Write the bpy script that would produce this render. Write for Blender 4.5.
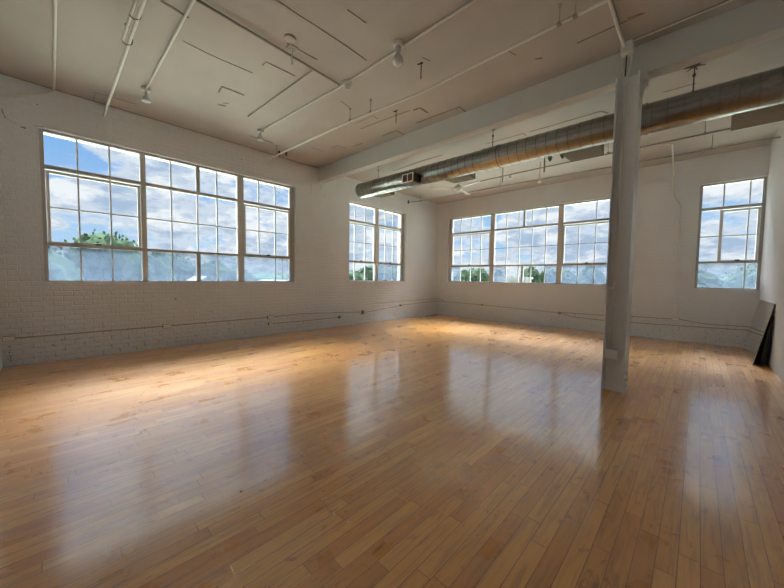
import bpy, bmesh, math, random
from mathutils import Vector, Matrix

for o in list(bpy.data.objects):
    bpy.data.objects.remove(o, do_unlink=True)
SC = bpy.context.scene
COL = SC.collection

# ------------------------------------------------------------ camera
YAW, PITCH, ROLL = math.radians(-43.705), math.radians(-2.932), math.radians(0.827)
cy, sy, cp, sp = math.cos(YAW), math.sin(YAW), math.cos(PITCH), math.sin(PITCH)
F = Vector((sy*cp, cy*cp, sp))
R0 = Vector((cy, -sy, 0))
U0 = R0.cross(F)
RR = R0*math.cos(ROLL) + U0*math.sin(ROLL)
UU = U0*math.cos(ROLL) - R0*math.sin(ROLL)
cam_data = bpy.data.cameras.new('camera')
cam = bpy.data.objects.new('camera', cam_data)
COL.objects.link(cam)
cam_data.sensor_width = 36
cam_data.lens = 320.36/784*36
cam_data.clip_start = 0.05
cam_data.clip_end = 2000
m = Matrix.Identity(4)
for i in range(3):
    m[i][0] = RR[i]; m[i][1] = UU[i]; m[i][2] = -F[i]
m[0][3], m[1][3], m[2][3] = 6.938, -9.624, 1.3235
cam.matrix_world = m
SC.camera = cam

# ------------------------------------------------------------ light, exposure
SC.view_settings.view_transform = 'Standard'
SC.view_settings.look = 'None'
SC.view_settings.gamma = 1
SC.view_settings.use_curve_mapping = False
SC.view_settings.exposure = 0.0
SC.cycles.max_bounces = 14
SC.cycles.diffuse_bounces = 8
SC.cycles.glossy_bounces = 4
SC.cycles.transmission_bounces = 6
SC.cycles.transparent_max_bounces = 16
SC.cycles.sample_clamp_indirect = 6
SC.cycles.use_denoising = True

SKY_LOW = 1.03       # brightness of the sky near the horizon
SKY_FILL = 128.0       # extra brightness added to the unseen high sky to light the room
SUN = 3.0

def N(nt, kind, **kw):
    n = nt.nodes.new(kind)
    for k, v in kw.items():
        if k.startswith('in_'):
            key = k[3:]
            key = int(key) if key.isdigit() else key
            n.inputs[key].default_value = v
        else:
            setattr(n, k, v)
    return n

def math_(nt, op, a, b=None, c=None, clamp=False):
    n = nt.nodes.new('ShaderNodeMath'); n.operation = op; n.use_clamp = clamp
    for i, v in enumerate((a, b, c)):
        if v is None: continue
        if isinstance(v, (int, float)): n.inputs[i].default_value = v
        else: nt.links.new(v, n.inputs[i])
    return n.outputs[0]

def mixc(nt, f, a, b, mode='MIX'):
    n = nt.nodes.new('ShaderNodeMix'); n.data_type = 'RGBA'; n.blend_type = mode
    for s, v in ((n.inputs['Factor'], f), (n.inputs['A'], a), (n.inputs['B'], b)):
        if isinstance(v, (int, float)): s.default_value = v
        elif isinstance(v, tuple): s.default_value = (*v, 1) if len(v) == 3 else v
        else: nt.links.new(v, s)
    return n.outputs['Result']

def smooth(nt, v, a, b, lo=0.0, hi=1.0):
    n = nt.nodes.new('ShaderNodeMapRange'); n.interpolation_type = 'SMOOTHSTEP'
    nt.links.new(v, n.inputs[0])
    n.inputs[1].default_value = a; n.inputs[2].default_value = b
    n.inputs[3].default_value = lo; n.inputs[4].default_value = hi
    return n.outputs[0]

world = bpy.data.worlds.new('sky')
SC.world = world
world.use_nodes = True
nt = world.node_tree
nt.nodes.clear()
L = nt.links.new
tc = N(nt, 'ShaderNodeTexCoord')
sep = N(nt, 'ShaderNodeSeparateXYZ'); L(tc.outputs['Generated'], sep.inputs[0])
X, Y, Z = sep.outputs
zc = math_(nt, 'MAXIMUM', Z, 0.0)
den = math_(nt, 'ADD', zc, 0.42)
u = math_(nt, 'DIVIDE', X, den); v = math_(nt, 'DIVIDE', Y, den)
comb = N(nt, 'ShaderNodeCombineXYZ'); L(u, comb.inputs[0]); L(v, comb.inputs[1]); L(math_(nt, 'MULTIPLY', zc, 2.9), comb.inputs[2])
n1 = N(nt, 'ShaderNodeTexNoise', in_Scale=3.2, in_Detail=10.0, in_Roughness=0.60, in_Distortion=0.15); L(comb.outputs[0], n1.inputs['Vector'])
n2 = N(nt, 'ShaderNodeTexNoise', in_Scale=4.6, in_Detail=8.0, in_Roughness=0.6, in_Distortion=0.1)
mp = N(nt, 'ShaderNodeMapping'); mp.inputs['Location'].default_value = (3.1, 7.7, 1.2); L(comb.outputs[0], mp.inputs[0]); L(mp.outputs[0], n2.inputs['Vector'])
# a clear patch of blue towards the west (-x), above the tree tops
west = math_(nt, 'MULTIPLY', smooth(nt, math_(nt, 'SUBTRACT', math_(nt, 'MULTIPLY', X, -1.0), Y), 0.78, 1.0), smooth(nt, Z, 0.10, 0.24))
dens = math_(nt, 'SUBTRACT', n1.outputs['Fac'], math_(nt, 'MULTIPLY', west, 0.15))
cloud = smooth(nt, dens, 0.38, 0.47)
edge_ = smooth(nt, dens, 0.44, 0.56, 1.0, 0.0)
shade = math_(nt, 'MAXIMUM', smooth(nt, n2.outputs['Fac'], 0.42, 0.60), math_(nt, 'MULTIPLY', edge_, 0.6))
blue = mixc(nt, smooth(nt, Z, 0.0, 0.40), (0.48, 0.70, 0.93), (0.19, 0.43, 0.85))
cl = mixc(nt, shade, (0.42, 0.55, 0.73), (0.92, 0.95, 0.98))
sky = mixc(nt, cloud, blue, cl)
sky = mixc(nt, smooth(nt, Z, 0.0, 0.07, 0.6, 0.0), sky, (0.76, 0.86, 0.93))
below = mixc(nt, smooth(nt, Z, -0.02, 0.0), (0.25, 0.30, 0.25), sky)
# unseen high sky made very bright on the window sides to light the room
side = smooth(nt, math_(nt, 'SUBTRACT', Y, X), -0.1, 0.45)
boost = math_(nt, 'ADD', smooth(nt, Z, 0.30, 0.42, SKY_LOW, SKY_LOW*1.1), math_(nt, 'MULTIPLY', math_(nt, 'MULTIPLY', side, smooth(nt, Z, 0.53, 0.75)), 1.08*SKY_FILL))
below = mixc(nt, math_(nt, 'MULTIPLY', side, smooth(nt, Z, 0.46, 0.56)), below, (0.88, 0.91, 0.96))
bg = N(nt, 'ShaderNodeBackground'); L(below, bg.inputs[0]); L(boost, bg.inputs[1])
out = N(nt, 'ShaderNodeOutputWorld'); L(bg.outputs[0], out.inputs[0])
world.cycles.sampling_method = 'MANUAL'
world.cycles.sample_map_resolution = 512

sun_d = bpy.data.lights.new('sun', 'SUN'); sun_d.energy = SUN; sun_d.angle = math.radians(3); sun_d.color = (1, 0.95, 0.87)
sun = bpy.data.objects.new('sun', sun_d); COL.objects.link(sun)
sun.rotation_euler = Vector((-0.55, 0.45, -0.8)).to_track_quat('-Z', 'Y').to_euler()
sun.location = (20, -30, 30)

# ------------------------------------------------------------ helpers
def obj(name, bm, mat, parent=None, smooth_=False):
    me = bpy.data.meshes.new(name)
    bm.normal_update()
    bm.to_mesh(me); bm.free()
    if smooth_:
        for p in me.polygons: p.use_smooth = True
        try: me.set_sharp_from_angle(angle=math.radians(40))
        except Exception: pass
    me.materials.append(mat)
    o = bpy.data.objects.new(name, me)
    COL.objects.link(o)
    if parent:
        o.parent = parent
        o.matrix_parent_inverse = Matrix.Translation(-parent.location)
    return o

def tag(o, label, cat, group=None):
    o['label'] = label; o['category'] = cat
    if group: o['group'] = group
    return o

def struct(o):
    o['kind'] = 'structure'; return o

def thing(name, label, cat, loc, group=None):
    o = bpy.data.objects.new(name, None); COL.objects.link(o)
    o.location = loc; o.empty_display_size = 0.1
    return tag(o, label, cat, group)

def copy_tree(o, parent=None):
    c = o.copy(); COL.objects.link(c)
    if parent: c.parent = parent
    for ch in list(o.children): copy_tree(ch, c)
    return c

def box(bm, a, b, bevel=0.0):
    x0, y0, z0 = [min(p, q) for p, q in zip(a, b)]
    x1, y1, z1 = [max(p, q) for p, q in zip(a, b)]
    vs = [bm.verts.new(p) for p in ((x0,y0,z0),(x1,y0,z0),(x1,y1,z0),(x0,y1,z0),(x0,y0,z1),(x1,y0,z1),(x1,y1,z1),(x0,y1,z1))]
    fs = [bm.faces.new([vs[i] for i in f]) for f in ((0,3,2,1),(4,5,6,7),(0,1,5,4),(1,2,6,5),(2,3,7,6),(3,0,4,7))]
    if bevel:
        es = list({e for f in fs for e in f.edges})
        bmesh.ops.bevel(bm, geom=es, offset=bevel, segments=2, affect='EDGES', profile=0.5)

def hexa(bm, pts):
    vs = [bm.verts.new(p) for p in pts]
    for f in ((0,3,2,1),(4,5,6,7),(0,1,5,4),(1,2,6,5),(2,3,7,6),(3,0,4,7)):
        bm.faces.new([vs[i] for i in f])

def tube(bm, pts, r, seg=10, bend=0.0):
    pts = [Vector(p) for p in pts]
    if bend and len(pts) > 2:
        np_ = [pts[0]]
        for i in range(1, len(pts)-1):
            a, b, c = pts[i-1], pts[i], pts[i+1]
            d1 = min(bend, (a-b).length*0.45); d2 = min(bend, (c-b).length*0.45)
            p, q = b+(a-b).normalized()*d1, b+(c-b).normalized()*d2
            for k in range(5):
                t = k/4
                np_.append((1-t)**2*p+2*t*(1-t)*b+t*t*q)
        np_.append(pts[-1]); pts = np_
    rings = []
    ref = None
    for i, p in enumerate(pts):
        if i == 0: t = (pts[1]-p).normalized()
        elif i == len(pts)-1: t = (p-pts[i-1]).normalized()
        else: t = ((pts[i+1]-p).normalized()+(p-pts[i-1]).normalized()).normalized()
        if ref is None:
            ref = t.orthogonal().normalized()
        ref = (ref - t*ref.dot(t)).normalized()
        b = t.cross(ref)
        rr = r[i] if isinstance(r, (list, tuple)) else r
        rings.append([bm.verts.new(p+(ref*math.cos(2*math.pi*k/seg)+b*math.sin(2*math.pi*k/seg))*rr) for k in range(seg)])
    for a, b in zip(rings, rings[1:]):
        for k in range(seg):
            bm.faces.new((a[k], a[(k+1) % seg], b[(k+1) % seg], b[k]))
    bm.faces.new(rings[0][::-1]); bm.faces.new(rings[-1])

def lathe(bm, origin, axis, prof, seg=24, caps=True):
    """prof: (distance along the axis, radius)"""
    axis = Vector(axis).normalized(); origin = Vector(origin)
    a = axis.orthogonal().normalized(); b = axis.cross(a)
    rings = []
    for d, r in prof:
        rings.append([bm.verts.new(origin+axis*d+(a*math.cos(2*math.pi*k/seg)+b*math.sin(2*math.pi*k/seg))*max(r, 1e-4)) for k in range(seg)])
    for p, q in zip(rings, rings[1:]):
        for k in range(seg):
            bm.faces.new((p[k], p[(k+1) % seg], q[(k+1) % seg], q[k]))
    if caps:
        bm.faces.new(rings[0][::-1]); bm.faces.new(rings[-1])

def B(): return bmesh.new()

# ------------------------------------------------------------ materials
def mat(name):
    m = bpy.data.materials.new(name); m.use_nodes = True
    nt = m.node_tree; nt.nodes.clear()
    o = nt.nodes.new('ShaderNodeOutputMaterial'); p = nt.nodes.new('ShaderNodeBsdfPrincipled')
    nt.links.new(p.outputs[0], o.inputs[0])
    return m, nt, p, o

def wpos(nt):
    g = nt.nodes.new('ShaderNodeNewGeometry')
    return g.outputs['Position']

def simple(name, col, rough=0.5, metal=0.0, var=0.08, scale=8.0, bump=0.0, bscale=60):
    m, nt, p, o = mat(name)
    n = N(nt, 'ShaderNodeTexNoise', in_Scale=scale, in_Detail=5.0, in_Roughness=0.6)
    nt.links.new(wpos(nt), n.inputs['Vector'])
    dark = tuple(c*(1-var*2.2) for c in col); lite = tuple(min(1, c*(1+var)) for c in col)
    c = mixc(nt, n.outputs['Fac'], dark, lite)
    nt.links.new(c, p.inputs['Base Color'])
    p.inputs['Roughness'].default_value = rough; p.inputs['Metallic'].default_value = metal
    if bump:
        n2 = N(nt, 'ShaderNodeTexNoise', in_Scale=bscale, in_Detail=3.0)
        nt.links.new(wpos(nt), n2.inputs['Vector'])
        bp = N(nt, 'ShaderNodeBump', in_Strength=bump, in_Distance=0.004)
        nt.links.new(n2.outputs['Fac'], bp.inputs['Height']); nt.links.new(bp.outputs[0], p.inputs['Normal'])
    return m

def painted_brick(name, horiz, strength):
    m, nt, p, o = mat(name)
    s = N(nt, 'ShaderNodeSeparateXYZ'); nt.links.new(wpos(nt), s.inputs[0])
    h = s.outputs[horiz]
    # slightly wavy courses
    nw = N(nt, 'ShaderNodeTexNoise', in_Scale=1.7, in_Detail=2.0); nt.links.new(wpos(nt), nw.inputs['Vector'])
    zz = math_(nt, 'ADD', s.outputs[2], math_(nt, 'MULTIPLY', math_(nt, 'SUBTRACT', nw.outputs['Fac'], 0.5), 0.02))
    c = N(nt, 'ShaderNodeCombineXYZ'); nt.links.new(h, c.inputs[0]); nt.links.new(zz, c.inputs[1])
    br = N(nt, 'ShaderNodeTexBrick')
    nt.links.new(c.outputs[0], br.inputs['Vector'])
    br.offset = 0.5
    br.inputs['Scale'].default_value = 1.0
    br.inputs['Mortar Size'].default_value = 0.007
    br.inputs['Mortar Smooth'].default_value = 0.6
    br.inputs['Brick Width'].default_value = 0.215
    br.inputs['Row Height'].default_value = 0.075
    br.inputs['Color1'].default_value = (1, 1, 1, 1); br.inputs['Color2'].default_value = (0.55, 0.55, 0.55, 1)
    br.inputs['Mortar'].default_value = (0, 0, 0, 1)
    nb = N(nt, 'ShaderNodeTexNoise', in_Scale=22.0, in_Detail=5.0, in_Roughness=0.65); nt.links.new(wpos(nt), nb.inputs['Vector'])
    nl = N(nt, 'ShaderNodeTexNoise', in_Scale=0.55, in_Detail=3.0); nt.links.new(wpos(nt), nl.inputs['Vector'])
    bw = N(nt, 'ShaderNodeRGBToBW'); nt.links.new(br.outputs['Color'], bw.inputs[0])
    # paint is thicker in places: the courses fade out there, and show best low on the wall
    lowf = smooth(nt, s.outputs[2], 0.2, 1.5, 1.0, 0.45)
    amt = math_(nt, 'MULTIPLY', smooth(nt, nl.outputs['Fac'], 0.35, 0.60, 0.35, 1.0), lowf)
    hgt = math_(nt, 'ADD', math_(nt, 'MULTIPLY', bw.outputs[0], amt), math_(nt, 'MULTIPLY', nb.outputs['Fac'], 0.35))
    bp = N(nt, 'ShaderNodeBump', in_Strength=strength, in_Distance=0.03)
    nt.links.new(hgt, bp.inputs['Height']); nt.links.new(bp.outputs[0], p.inputs['Normal'])
    base = mixc(nt, smooth(nt, nl.outputs['Fac'], 0.3, 0.7), (0.72, 0.745, 0.785), (0.80, 0.83, 0.875))
    # chipped, dirty specks near the floor and open joints
    nd = N(nt, 'ShaderNodeTexNoise', in_Scale=13.0, in_Detail=6.0, in_Roughness=0.7); nt.links.new(wpos(nt), nd.inputs['Vector'])
    chip = smooth(nt, nd.outputs['Fac'], 0.66, 0.72)
    chip = math_(nt, 'MULTIPLY', chip, smooth(nt, s.outputs[2], 0.03, 0.55, 0.9, 0.12))
    mort = math_(nt, 'MULTIPLY', math_(nt, 'MULTIPLY', br.outputs['Fac'], smooth(nt, nd.outputs['Fac'], 0.50, 0.6)), smooth(nt, s.outputs[2], 0.1, 0.8, 0.65, 0.08))
    col = mixc(nt, chip, base, (0.25, 0.22, 0.19))
    col = mixc(nt, mort, col, (0.20, 0.18, 0.16))
    nt.links.new(col, p.inputs['Base Color'])
    p.inputs['Roughness'].default_value = 0.62
    return m

def ceiling_mat():
    m, nt, p, o = mat('ceiling_paint')
    P = wpos(nt)
    n = N(nt, 'ShaderNodeTexNoise', in_Scale=0.7, in_Detail=4.0, in_Roughness=0.55); nt.links.new(P, n.inputs['Vector'])
    n2 = N(nt, 'ShaderNodeTexNoise', in_Scale=9.0, in_Detail=6.0, in_Roughness=0.7); nt.links.new(P, n2.inputs['Vector'])
    c = mixc(nt, smooth(nt, n.outputs['Fac'], 0.35, 0.65), (0.42, 0.39, 0.365), (0.475, 0.447, 0.42))
    c = mixc(nt, smooth(nt, n2.outputs['Fac'], 0.68, 0.78, 0.0, 0.5), c, (0.40, 0.30, 0.22))
    nt.links.new(c, p.inputs['Base Color'])
    p.inputs['Roughness'].default_value = 0.7
    bp = N(nt, 'ShaderNodeBump', in_Strength=0.25, in_Distance=0.01)
    nt.links.new(n2.outputs['Fac'], bp.inputs['Height']); nt.links.new(bp.outputs[0], p.inputs['Normal'])
    return m

def floor_mat():
    m, nt, p, o = mat('maple_floor')
    L = nt.links.new
    P = wpos(nt)
    s = N(nt, 'ShaderNodeSeparateXYZ'); L(P, s.inputs[0])
    x = math_(nt, 'DIVIDE', math_(nt, 'ADD', s.outputs[0], 10.0), 0.078)
    row = math_(nt, 'FLOOR', x); fx = math_(nt, 'FRACT', x)
    wr = N(nt, 'ShaderNodeTexWhiteNoise', noise_dimensions='1D'); L(row, wr.inputs['W'])
    wr2 = N(nt, 'ShaderNodeTexWhiteNoise', noise_dimensions='1D'); L(math_(nt, 'ADD', row, 77.3), wr2.inputs['W'])
    ln = math_(nt, 'ADD', math_(nt, 'MULTIPLY', wr2.outputs['Value'], 0.55), 0.55)
    y = math_(nt, 'DIVIDE', math_(nt, 'ADD', math_(nt, 'ADD', s.outputs[1], 40.0), math_(nt, 'MULTIPLY', wr.outputs['Value'], 9.0)), ln)
    bi = math_(nt, 'FLOOR', y); fy = math_(nt, 'FRACT', y)
    cc = N(nt, 'ShaderNodeCombineXYZ'); L(row, cc.inputs[0]); L(bi, cc.inputs[1])
    wn = N(nt, 'ShaderNodeTexWhiteNoise', noise_dimensions='3D'); L(cc.outputs[0], wn.inputs['Vector'])
    rnd = wn.outputs['Value']
    # seams
    ex = math_(nt, 'MINIMUM', fx, math_(nt, 'SUBTRACT', 1.0, fx))
    ey = math_(nt, 'MULTIPLY', math_(nt, 'MINIMUM', fy, math_(nt, 'SUBTRACT', 1.0, fy)), math_(nt, 'DIVIDE', ln, 0.078))
    edge = math_(nt, 'MINIMUM', ex, ey)
    # some joints are open, others shut tight
    op = math_(nt, 'ADD', math_(nt, 'MULTIPLY', wn.outputs['Value'], 0.40), 0.50)
    seam = math_(nt, 'MULTIPLY', smooth(nt, edge, 0.008, 0.036, 1.0, 0.0), op)
    # grain runs along the board
    g = N(nt, 'ShaderNodeCombineXYZ')
    L(math_(nt, 'ADD', math_(nt, 'MULTIPLY', s.outputs[0], 42.0), math_(nt, 'MULTIPLY', rnd, 57.0)), g.inputs[0])
    L(math_(nt, 'MULTIPLY', s.outputs[1], 2.6), g.inputs[1]); L(math_(nt, 'MULTIPLY', rnd, 31.0), g.inputs[2])
    gn = N(nt, 'ShaderNodeTexNoise', in_Scale=1.0, in_Detail=6.0, in_Roughness=0.6, in_Distortion=0.8); L(g.outputs[0], gn.inputs['Vector'])
    # blotches and figure
    b = N(nt, 'ShaderNodeCombineXYZ')
    L(math_(nt, 'ADD', math_(nt, 'MULTIPLY', s.outputs[0], 17.0), math_(nt, 'MULTIPLY', rnd, 91.0)), b.inputs[0])
    L(math_(nt, 'MULTIPLY', s.outputs[1], 6.5), b.inputs[1]); L(math_(nt, 'MULTIPLY', rnd, 13.0), b.inputs[2])
    bn = N(nt, 'ShaderNodeTexNoise', in_Scale=1.0, in_Detail=4.0, in_Roughness=0.55, in_Distortion=1.2); L(b.outputs[0], bn.inputs['Vector'])
    big = N(nt, 'ShaderNodeTexNoise', in_Scale=0.6, in_Detail=2.0); L(P, big.inputs['Vector'])
    ramp = N(nt, 'ShaderNodeValToRGB')
    cr = ramp.color_ramp
    cr.elements[0].position = 0.0; cr.elements[0].color = (0.62, 0.235, 0.045, 1)
    cr.elements[1].position = 1.0; cr.elements[1].color = (0.93, 0.535, 0.170, 1)
    e = cr.elements.new(0.35); e.color = (0.75, 0.34, 0.075, 1)
    e = cr.elements.new(0.7); e.color = (0.86, 0.442, 0.115, 1)
    L(math_(nt, 'ADD', math_(nt, 'MULTIPLY', rnd, 0.60), math_(nt, 'MULTIPLY', big.outputs['Fac'], 0.4)), ramp.inputs[0])
    c = mixc(nt, smooth(nt, gn.outputs['Fac'], 0.42, 0.70, 0.0, 0.45), ramp.outputs[0], (0.32, 0.15, 0.05))
    c = mixc(nt, smooth(nt, bn.outputs['Fac'], 0.59, 0.74, 0.0, 0.68), c, (0.22, 0.085, 0.028))
    c = mixc(nt, seam, c, (0.035, 0.016, 0.008))
    L(c, p.inputs['Base Color'])
    rn = N(nt, 'ShaderNodeTexNoise', in_Scale=3.0, in_Detail=5.0, in_Roughness=0.7); L(P, rn.inputs['Vector'])
    rough = math_(nt, 'ADD', smooth(nt, rn.outputs['Fac'], 0.3, 0.7, 0.24, 0.34), math_(nt, 'MULTIPLY', rnd, 0.05))
    L(rough, p.inputs['Roughness'])
    p.inputs['IOR'].default_value = 1.55
    p.inputs['Coat Weight'].default_value = 1.0
    p.inputs['Coat Roughness'].default_value = 0.155
    p.inputs['Coat IOR'].default_value = 2.05
    # each board lies at its own slight tilt; joints are grooves
    hh = math_(nt, 'ADD', math_(nt, 'MULTIPLY', seam, -1.0), math_(nt, 'MULTIPLY', gn.outputs['Fac'], 0.16))
    hh = math_(nt, 'ADD', hh, math_(nt, 'MULTIPLY', math_(nt, 'MULTIPLY', fx, math_(nt, 'SUBTRACT', rnd, 0.5)), 0.5))
    bp = N(nt, 'ShaderNodeBump', in_Strength=0.35, in_Distance=0.0015)
    L(hh, bp.inputs['Height']); L(bp.outputs[0], p.inputs['Normal'])
    return m

def glass_mat(name, haze, tint=(0.97, 0.985, 0.99), hazecol=(0.070, 0.095, 0.130)):
    m, nt, p, o = mat(name)
    nt.nodes.remove(p)
    tr = N(nt, 'ShaderNodeBsdfTransparent'); tr.inputs[0].default_value = (*tint, 1)
    gl = N(nt, 'ShaderNodeBsdfGlossy'); gl.inputs['Roughness'].default_value = 0.02
    fr = N(nt, 'ShaderNodeFresnel'); fr.inputs[0].default_value = 1.3
    mx = N(nt, 'ShaderNodeMixShader'); nt.links.new(fr.outputs[0], mx.inputs[0]); nt.links.new(tr.outputs[0], mx.inputs[1]); nt.links.new(gl.outputs[0], mx.inputs[2])
    last = mx.outputs[0]
    if haze:
        tl = N(nt, 'ShaderNodeBsdfTranslucent'); tl.inputs[0].default_value = (*hazecol, 1)
        df = N(nt, 'ShaderNodeBsdfDiffuse'); df.inputs[0].default_value = (*hazecol, 1)
        a = N(nt, 'ShaderNodeMixShader', in_Fac=0.25) if False else N(nt, 'ShaderNodeMixShader')
        a.inputs[0].default_value = 0.2
        nt.links.new(tl.outputs[0], a.inputs[1]); nt.links.new(df.outputs[0], a.inputs[2])
        n = N(nt, 'ShaderNodeTexNoise', in_Scale=5.0, in_Detail=5.0, in_Roughness=0.65)
        mp = N(nt, 'ShaderNodeMapping'); mp.inputs['Scale'].default_value = (1, 1, 3.0)
        nt.links.new(wpos(nt), mp.inputs[0]); nt.links.new(mp.outputs[0], n.inputs['Vector'])
        f = smooth(nt, n.outputs['Fac'], 0.3, 0.75, haze*0.6, haze*1.3)
        b = N(nt, 'ShaderNodeMixShader')
        nt.links.new(f, b.inputs[0]); nt.links.new(last, b.inputs[1]); nt.links.new(a.outputs[0], b.inputs[2])
        last = b.outputs[0]
    nt.links.new(last, o.inputs[0])
    return m

def galvanised():
    m, nt, p, o = mat('galvanised_steel')
    v = N(nt, 'ShaderNodeTexVoronoi', in_Scale=35.0); nt.links.new(wpos(nt), v.inputs['Vector'])
    n = N(nt, 'ShaderNodeTexNoise', in_Scale=2.5, in_Detail=4.0); nt.links.new(wpos(nt), n.inputs['Vector'])
    c = mixc(nt, v.outputs['Color'], (0.30, 0.30, 0.285), (0.38, 0.38, 0.365))
    c = mixc(nt, smooth(nt, n.outputs['Fac'], 0.45, 0.7, 0, 0.5), c, (0.25, 0.25, 0.235))
    nt.links.new(c, p.inputs['Base Color'])
    p.inputs['Metallic'].default_value = 1.0; p.inputs['Roughness'].default_value = 0.27
    return m

def leaf_mat(name, a, b):
    m, nt, p, o = mat(name)
    n = N(nt, 'ShaderNodeTexNoise', in_Scale=1.2, in_Detail=3.0); nt.links.new(wpos(nt), n.inputs['Vector'])
    nt.links.new(mixc(nt, n.outputs['Fac'], a, b), p.inputs['Base Color'])
    p.inputs['Roughness'].default_value = 1.0
    p.inputs['Specular IOR Level'].default_value = 0.0
    return m

M = dict(
    wall_left=painted_brick('painted_brick_left', 1, 0.8),
    wall_back=painted_brick('painted_brick_back', 0, 0.35),
    drywall=simple('drywall_paint', (0.72, 0.74, 0.76), 0.6, var=0.02, scale=1.5, bump=0.05),
    ceiling=ceiling_mat(), floor=floor_mat(),
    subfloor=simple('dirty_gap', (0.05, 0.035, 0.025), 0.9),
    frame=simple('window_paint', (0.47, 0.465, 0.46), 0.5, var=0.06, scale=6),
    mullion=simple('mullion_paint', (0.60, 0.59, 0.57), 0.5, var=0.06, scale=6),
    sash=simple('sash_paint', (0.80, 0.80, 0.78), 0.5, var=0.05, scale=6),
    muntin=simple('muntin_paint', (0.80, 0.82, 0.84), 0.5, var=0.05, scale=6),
    glass=glass_mat('clear_glass', 0.0), hazy=glass_mat('hazy_glass', 0.42),
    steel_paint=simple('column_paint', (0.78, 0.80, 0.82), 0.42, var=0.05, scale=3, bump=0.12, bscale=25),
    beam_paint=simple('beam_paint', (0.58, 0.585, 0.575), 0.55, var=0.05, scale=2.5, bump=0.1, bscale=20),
    conduit=simple('conduit_paint', (0.74, 0.73, 0.70), 0.45, var=0.06, scale=7),
    conduit_dark=simple('conduit_brown', (0.38, 0.34, 0.29), 0.5, var=0.15, scale=9),
    plate=simple('box_paint', (0.86, 0.87, 0.88), 0.4, var=0.04),
    galv=galvanised(),
    dark_plate=simple('box_shadow_paint', (0.30, 0.30, 0.29), 0.5),
    edge=simple('mirror_rim', (0.62, 0.66, 0.64), 0.3),
    dark=simple('dark_iron', (0.06, 0.055, 0.05), 0.5, var=0.2),
    crack_and_shadow=simple('crack_grime_shadow', (0.26, 0.20, 0.15), 0.85, var=0.25, scale=14),
    grille=simple('rusty_red_grille', (0.13, 0.045, 0.035), 0.6, var=0.2, scale=20),
    register=simple('dull_register_metal', (0.13, 0.095, 0.055), 0.85, var=0.1, scale=5),
    fan=simple('fan_enamel', (0.75, 0.74, 0.72), 0.4),
    bulb=simple('frosted_bulb', (0.75, 0.75, 0.74), 0.12, var=0.03),
    porcelain=simple('grey_porcelain', (0.62, 0.60, 0.58), 0.3),
    black=simple('black_board', (0.012, 0.012, 0.013), 0.75, var=0.1),
    chip=simple('dark_debris', (0.03, 0.02, 0.015), 0.8),
    white_chip=simple('white_debris', (0.75, 0.73, 0.7), 0.6),
    ground=simple('ground_cover', (0.22, 0.24, 0.17), 0.9, var=0.2, scale=0.08),
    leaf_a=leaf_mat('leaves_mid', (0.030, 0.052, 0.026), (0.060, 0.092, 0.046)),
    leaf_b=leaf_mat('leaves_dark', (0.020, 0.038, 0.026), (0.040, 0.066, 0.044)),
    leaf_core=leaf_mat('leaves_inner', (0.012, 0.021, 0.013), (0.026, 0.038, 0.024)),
    bark=simple('bark', (0.12, 0.09, 0.06), 0.9),
    roof=simple('roof_shingle', (0.035, 0.037, 0.042), 0.8, scale=2),
    roof_tan=simple('roof_gravel', (0.20, 0.165, 0.14), 0.9, scale=2),
    siding=simple('white_siding', (0.20, 0.20, 0.205), 0.6, var=0.03),
    tan_wall=simple('tan_siding', (0.24, 0.21, 0.18), 0.7),
    wood_pole=simple('pole_wood', (0.16, 0.12, 0.09), 0.9),
    pane=simple('far_window', (0.05, 0.06, 0.08), 0.15),
)
_m, _nt, _p, _o = mat('mirror_silver')
_p.inputs['Base Color'].default_value = (0.80, 0.83, 0.80, 1); _p.inputs['Metallic'].default_value = 1.0; _p.inputs['Roughness'].default_value = 0.03
M['mirror'] = _m

# ------------------------------------------------------------ room shell
RX, FY, H = 7.82, -10.18, 4.0
SILL, HEAD, TH = 1.175, 3.415, 0.34

def wall_grid(axis, t0, t1, a0, a1, holes):
    """a slab along one axis with rectangular window openings"""
    bm = B()
    cuts = sorted({a0, a1} | {h[0] for h in holes} | {h[1] for h in holes})
    for p, q in zip(cuts, cuts[1:]):
        mid = (p+q)/2
        hole = next((h for h in holes if h[0] < mid < h[1]), None)
        spans = [(-0.12, H+0.02)] if not hole else [(-0.12, hole[2]), (hole[3], H+0.02)]
        for z0, z1 in spans:
            if axis == 'y': box(bm, (t0, p, z0), (t1, q, z1))
            else: box(bm, (p, t0, z0), (q, t1, z1))
    bmesh.ops.remove_doubles(bm, verts=bm.verts, dist=1e-5)
    # drop the inner faces shared by neighbouring boxes
    seen = {}
    for f in bm.faces:
        k = tuple(sorted(v.index for v in f.verts)); seen.setdefault(k, []).append(f)
    dead = [f for fs in seen.values() if len(fs) > 1 for f in fs]
    bmesh.ops.delete(bm, geom=dead, context='FACES')
    return bm

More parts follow.
